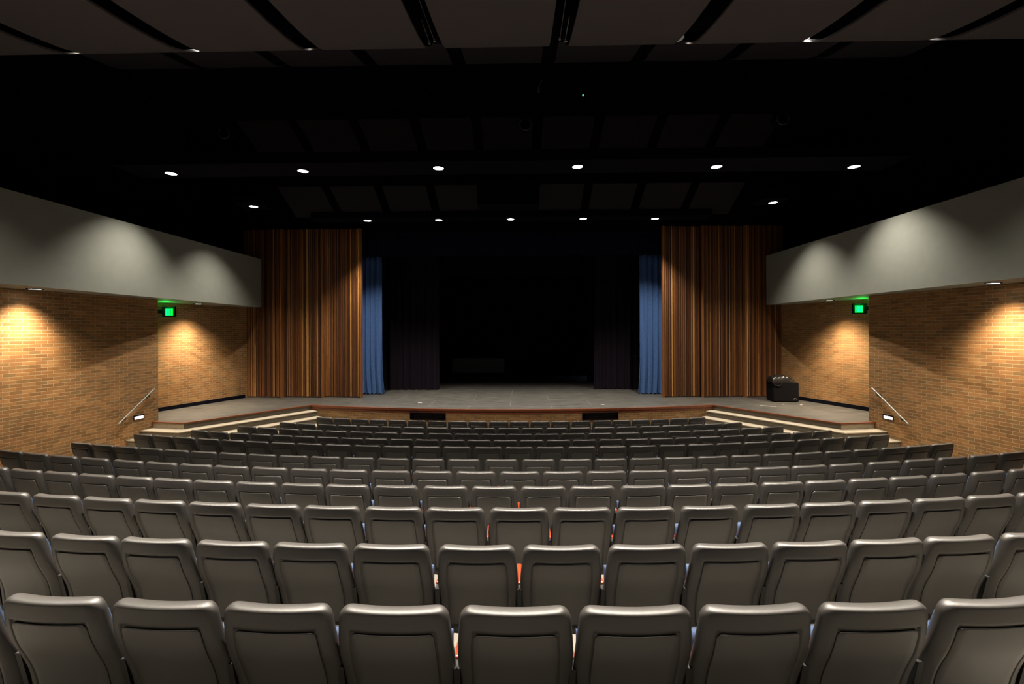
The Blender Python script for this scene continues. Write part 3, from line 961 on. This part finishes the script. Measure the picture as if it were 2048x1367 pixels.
for k in range(9):
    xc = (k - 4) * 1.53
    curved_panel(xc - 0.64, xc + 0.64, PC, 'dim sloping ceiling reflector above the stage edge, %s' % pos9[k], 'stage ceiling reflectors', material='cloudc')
m = MB(); m.box(-0.85, 0.85, 12.3, 12.9, Z(3.45), Z(4.1))
o = m.build('loudspeaker_cluster', M['black']); tag(o, 'black box hanging at centre in front of the stage ceiling reflectors', 'loudspeaker')
m = MB(); m.tube((-0.6, 12.6, Z(4.1)), (-0.6, 12.6, CEIL), 0.012, 8); m.tube((0.6, 12.6, Z(4.1)), (0.6, 12.6, CEIL), 0.012, 8); m.build('hanger', M['black'], o)
# thin wires with small bright fittings in the two central reflector gaps
for s in (-1, 1):
    x = 0.97 * s
    root = empty('hanging_cable', (x, 6.55, Z(4.22)))
    tag(root, 'thin bright cables with small fittings in the ceiling gap %s of centre' % side[s], 'cable', 'cables between the reflectors')
    m = MB(); m.tube((-0.08 * s, -1.3, -0.22), (-0.06 * s, 0, 0), 0.004, 6); m.tube((0.03 * s, -0.45, 0.0), (0.02 * s, 0.05, 0.0), 0.004, 6); m.build('wire', M['glint'], root)
    m = MB()
    for (dx, dy, dz) in ((-0.06, 0, 0), (0.02, 0.05, 0.0), (0.05, 0.12, 0.05)):
        m.tube((dx * s, dy, dz - 0.015), (dx * s, dy, dz + 0.02), 0.014, 8)
    m.build('fitting', M['glint'], root)
# unlit round rings up in the dark ceiling
for (x, y, zz, lab) in ((-7.37, 11.6, 5.16, 'left'), (0.46, 11.0, 5.02, 'centre'), (6.62, 10.95, 5.05, 'right')):
    root = empty('ceiling_ring', (x, y, Z(zz)))
    tag(root, 'unlit round ring fitting in the dark ceiling, %s' % lab, 'light fitting', 'unlit ceiling rings')
    m = MB(); n = 20
    for i in range(n):
        a, b = 2 * pi * i / n, 2 * pi * (i + 1) / n
        m.tube((0.14 * cos(a), 0, 0.14 * sin(a)), (0.14 * cos(b), 0, 0.14 * sin(b)), 0.012, 6, cap=False)
    m.build('ring', M['dim'], root)
    m = MB(); m.tube((0, 0.02, 0), (0, 0.25, 0.06), 0.15, 16); m.build('housing', M['black'], root)
m = MB(); m.box(-0.012, 0.012, -0.01, 0.01, -0.012, 0.012)
o = m.build('indicator_light', M['green']); o.location = (1.65, 9.5, Z(4.93)); hg = MB(); hg.tube((0, 0.02, 0.01), (0, 0.02, CEIL - Z(4.93)), 0.006, 6); hg.build('hanger', M['black'], o); tag(o, 'tiny green indicator light high in the dark ceiling', 'light')
root = empty('ceiling_sensor', (0.72, 9.45, Z(4.98)))
tag(root, 'small pale fitting on a bent arm in the dark ceiling above centre', 'sensor')
m = MB(); m.tube((0, 0, 0), (0.0, 0, 0.10), 0.022, 10); m.build('head', M['dim'], root)
m = MB(); m.tube((0, 0, 0.10), (0.03, 0, 0.2), 0.006, 6); m.tube((0.03, 0, 0.2), (0.10, 0, 0.27), 0.006, 6); m.build('arm', M['dim'], root)

# ------------------------------------------------------------ exit signs
def letters(mb, h, s, y):
    """E X I T as raised strokes, total width s, height h, on plane y (facing -y)"""
    w_ = s / 4.0; t = w_ * 0.27; d = 0.004
    def bar(x0, x1, z0, z1): mb.box(x0, x1, y - d, y, z0, z1)
    x = -s / 2
    bar(x + .04 * w_, x + .04 * w_ + t, 0, h)
    for z in (0, h / 2 - t / 2, h - t): bar(x + .04 * w_, x + .82 * w_, z, z + t)
    x += w_
    for sg in (-1, 1):
        cx, hw = x + w_ / 2, w_ * 0.32
        P = [(cx - sg * hw - t / 2, 0), (cx - sg * hw + t / 2, 0), (cx + sg * hw + t / 2, h), (cx + sg * hw - t / 2, h)]
        mb.raw([(a, y - d, b) for a, b in P] + [(a, y, b) for a, b in P], [(0, 1, 2, 3), (7, 6, 5, 4), (0, 4, 5, 1), (1, 5, 6, 2), (2, 6, 7, 3), (3, 7, 4, 0)])
    x += w_
    bar(x + w_ / 2 - t / 2, x + w_ / 2 + t / 2, 0, h)
    x += w_
    bar(x + w_ / 2 - t / 2, x + w_ / 2 + t / 2, 0, h); bar(x + .1 * w_, x + .9 * w_, h - t, h)
for s in (-1, 1):
    root = empty('exit_sign', (s * 9.46, 12.4, ZS))
    tag(root, 'black exit sign with glowing green face under the %s bulkhead' % side[s], 'exit sign', 'exit signs')
    m = MB()
    xo = (-0.21, 0.15) if s < 0 else (-0.15, 0.21)
    m.box(xo[0], xo[1], 0.0, 0.06, -0.405, -0.12)
    m.build('housing', M['black'], root)
    m = MB(); m.box((xo[0] - 0.27 if s < 0 else xo[1]), (xo[0] if s < 0 else xo[1] + 0.27), 0.015, 0.045, -0.31, -0.21); m.build('bracket', M['black'], root)
    m = MB(); m.box(-0.108, 0.108, -0.006, -0.001, -0.37, -0.175); m.build('face', M['exit'], root)
    m = MB(); letters(m, 0.165, 0.20, -0.0065); b_ = m.build('lettering', M['exitl'], root); b_.location.z = -0.355
    d = bpy.data.lights.new('sign_glow', 'POINT'); d.energy = 9.0; d.color = (0.03, 1.0, 0.10); d.shadow_soft_size = 0.05
    lo = bpy.data.objects.new('sign_glow', d); col.objects.link(lo); lo.parent = root; lo.location = (0, -0.11, -0.15)

# ------------------------------------------------------------ handrails and step lights on the near brick walls
for s in (-1, 1):
    def wp(y, z, offs): return Vector((s * (wall_x(y) - offs), y, Z(z)))
    A, B = wp(11.10, -1.40, 0.08), wp(10.20, -2.10, 0.08)
    root = empty('handrail', wp(10.65, -1.75, 0))
    O = root.location.copy()
    tag(root, 'sloping steel handrail on the %s brick wall beside the stage steps' % side[s], 'handrail', 'wall handrails')
    m = MB(); m.tube(A - O, B - O, 0.016, 12); m.build('rail', M['steel'], root, smooth=False)
    for t in (0.16, 0.82):
        p = A.lerp(B, t); q = wp(p.y, p.z - H - 0.07, 0.0)
        m = MB(); m.tube(p - O, p - O + Vector((0, 0, -0.06)), 0.011, 8); m.tube(p - O + Vector((0, 0, -0.06)), q - O, 0.011, 8)
        m.tube(q - O, q - O + Vector((-s * 0.008, 0, 0)), 0.04, 12)
        m.build('bracket', M['metal'], root)
    p = wp(10.76, -2.06, 0.0)
    ang = atan2(0.123, 1) * (1 if s < 0 else -1)
    root = empty('step_light', p, (-1 if s < 0 else 1) * 0)
    tag(root, 'small glowing rectangular step light under the %s handrail' % side[s], 'step light', 'wall step lights')
    root.rotation_euler.z = (pi / 2 if s < 0 else -pi / 2) + (-0.1224 if s < 0 else 0.1224)
    # local -y points into the hall
    m = MB()
    m.box(-0.135, 0.135, -0.012, 0.03, 0.032, 0.062); m.box(-0.135, 0.135, -0.012, 0.03, -0.048, -0.032)
    m.box(-0.135, -0.115, -0.012, 0.03, -0.032, 0.032); m.box(0.115, 0.135, -0.012, 0.03, -0.032, 0.032)
    m.build('frame', M['black'], root)
    m = MB(); m.box(-0.115, 0.115, -0.006, 0.03, -0.032, 0.032); m.build('lens', M['step'], root)

# ------------------------------------------------------------ things on the stage
root = empty('road_case', (8.56, 14.42, ZST), -0.09)
tag(root, 'black carpeted box standing on the right of the stage against the brick alcove', 'case')
m = MB(); m.box(-0.37, 0.37, -0.25, 0.25, 0.02, 0.60); m.build('body', M['case'], root, bevel=0.012)
m = MB()
for x in (-0.3, 0.3):
    for y in (-0.2, 0.2): m.tube((x, y, 0), (x, y, 0.03), 0.03, 10)
m.build('foot', M['black'], root)
m = MB()
for i in range(10):
    a, b = pi * i / 10, pi * (i + 1) / 10
    m.tube((0.26 + 0.045 * cos(a), -0.256, 0.085 + 0.03 * sin(a)), (0.26 + 0.045 * cos(b), -0.256, 0.085 + 0.03 * sin(b)), 0.006, 6)
m.build('handle', M['steel'], root)
# soft black bag slumped over the box
m = MB(); N, K = 44, 26; vs_, fs_ = [], []
r_ = random.Random(5)
for j in range(K + 1):
    v = j / K
    for i in range(N + 1):
        u = i / N
        x = -0.40 + 0.68 * u
        y = -0.235 + 0.45 * v
        ex_ = max(0, 1 - abs(2 * u - 1) ** 4); ey_ = max(0, 1 - abs(2 * v - 1) ** 4)
        z = 0.605 + 0.20 * (ex_ ** .28) * (ey_ ** .35) * (1.0 - 0.55 * max(0, u - 0.68) / 0.32)
        z += (0.014 * sin(13 * u + 5 * v) + 0.013 * sin(37 * u - 9 * v + 3 * sin(7 * v)) + 0.009 * sin(61 * u + 23 * v + 4 * sin(11 * u))) * (ex_ * ey_) ** .5
        vs_.append((x, y, z))
W = N + 1
for j in range(K):
    for i in range(N): fs_.append((j * W + i, j * W + i + 1, (j + 1) * W + i + 1, (j + 1) * W + i))
nb_ = len(vs_)
for j in range(K + 1):
    for i in range(N + 1): vs_.append((vs_[j * W + i][0], vs_[j * W + i][1], 0.603))
for j in range(K):
    for i in range(N): fs_.append((nb_ + j * W + i, nb_ + (j + 1) * W + i, nb_ + (j + 1) * W + i + 1, nb_ + j * W + i + 1))
bag = empty('equipment_bag', (8.56, 14.42, ZST), -0.09)
tag(bag, 'crumpled shiny black bag slumped on top of the black stage box', 'bag')
m.raw(vs_, fs_); m.build('body', M['vinyl'], bag, smooth=True)
m = MB()
pts = [(-0.38, -0.262, 0.60), (-0.34, -0.268, 0.52), (-0.22, -0.268, 0.50), (-0.16, -0.268, 0.52), (-0.12, -0.262, 0.60)]
for a, b in zip(pts[:-1], pts[1:]): m.tube(a, b, 0.014, 8)
m.build('strap', M['vinyl'], bag)
# tape marks
def tape(pts, wd, label):
    m = MB(); z = ZST + 0.0015
    for a, b in zip(pts[:-1], pts[1:]):
        a, b = Vector(a), Vector(b); d = (b - a).normalized(); n_ = Vector((-d.y, d.x)) * wd / 2
        m.face([(a.x - n_.x, a.y - n_.y, z), (b.x - n_.x, b.y - n_.y, z), (b.x + n_.x, b.y + n_.y, z), (a.x + n_.x, a.y + n_.y, z)])
    o = m.build('tape_mark', M['tape']); tag(o, label, 'tape', 'tape marks on the stage')
tape([(7.42, 13.58), (7.5, 13.50), (7.62, 13.44), (7.80, 13.40)], 0.035, 'curved white tape line on the stage floor in front of the black box')
tape([(8.19, 13.77), (8.26, 13.77)], 0.05, 'small white tape spot on the stage floor in front of the black box, left one')
tape([(8.66, 13.68), (8.73, 13.68)], 0.05, 'small white tape spot on the stage floor in front of the black box, right one')
tape([(2.74, 13.78), (2.86, 13.78)], 0.06, 'white tape mark on the stage floor right of centre')
tape([(-2.9, 14.1), (-2.78, 14.08)], 0.06, 'white tape mark on the stage floor left of centre')
for k, (x, dxx) in enumerate(((-3.1, .06), (-2.75, .05), (-1.9, .05), (-1.0, .06), (0.75, .14), (1.85, .05), (2.1, .16))):
    tape([(x, 21.9), (x + dxx, 21.9)], 0.10, 'pale glow tape mark along the dark back of the stage, %s from the left' % ORD[k])
# thin pale lines worn into the boards
root = empty('low_cabinet', (-1.75, 22.05, ZST))
tag(root, 'low dark box barely visible at the back left of the stage', 'cabinet')
m = MB(); m.box(-1.25, 1.25, -0.3, 0.3, 0.22, 0.92); m.build('body', M['dim'], root, bevel=0.01)
m = MB(); m.box(-1.2, -1.1, -0.25, 0.25, 0, 0.22); m.box(1.1, 1.2, -0.25, 0.25, 0, 0.22); m.build('leg', M['black'], root)

root = empty('work_light', (5.2, 21.4, ZST + 1.9))
tag(root, 'small cool blue work light hidden behind the right black stage curtains', 'light')
m = MB(); m.tube((0, 0, 0), (0, 0, 0.14), 0.05, 12, 0.04); m.tube((0, 0, 0.14), (0, 0, CEIL - ZST - 1.9), 0.008, 6); m.build('housing', M['black'], root)
m = MB(); disc_mb(m, 0, 0.045, -0.002, 14); m.build('lens', M['dim'], root)
spot(root, 60, 140, 1.0, (0.45, 0.62, 1.0), -0.02, 0.05)

pap = MB(); r_ = random.Random(3); n = 9; P_ = []
for j in range(6):
    for i in range(n):
        th, ph = pi * (j + .5) / 6, 2 * pi * i / n
        q = 0.05 * r_.uniform(.75, 1.2)
        P_.append((q * sin(th) * cos(ph), q * sin(th) * sin(ph), 0.055 + q * 1.2 * cos(th)))
pap.raw(P_, [(j * n + i, (j + 1) * n + i, (j + 1) * n + (i + 1) % n, j * n + (i + 1) % n) for j in range(5) for i in range(n)] + [tuple(range(n)), tuple(reversed(range(5 * n, 6 * n)))])
o = pap.build('crumpled_paper', M['yellow']); o.location = (-5.5, 12.90, ZST - 0.45)
tag(o, 'small crumpled yellow paper on the left stage steps beside the front row', 'paper')
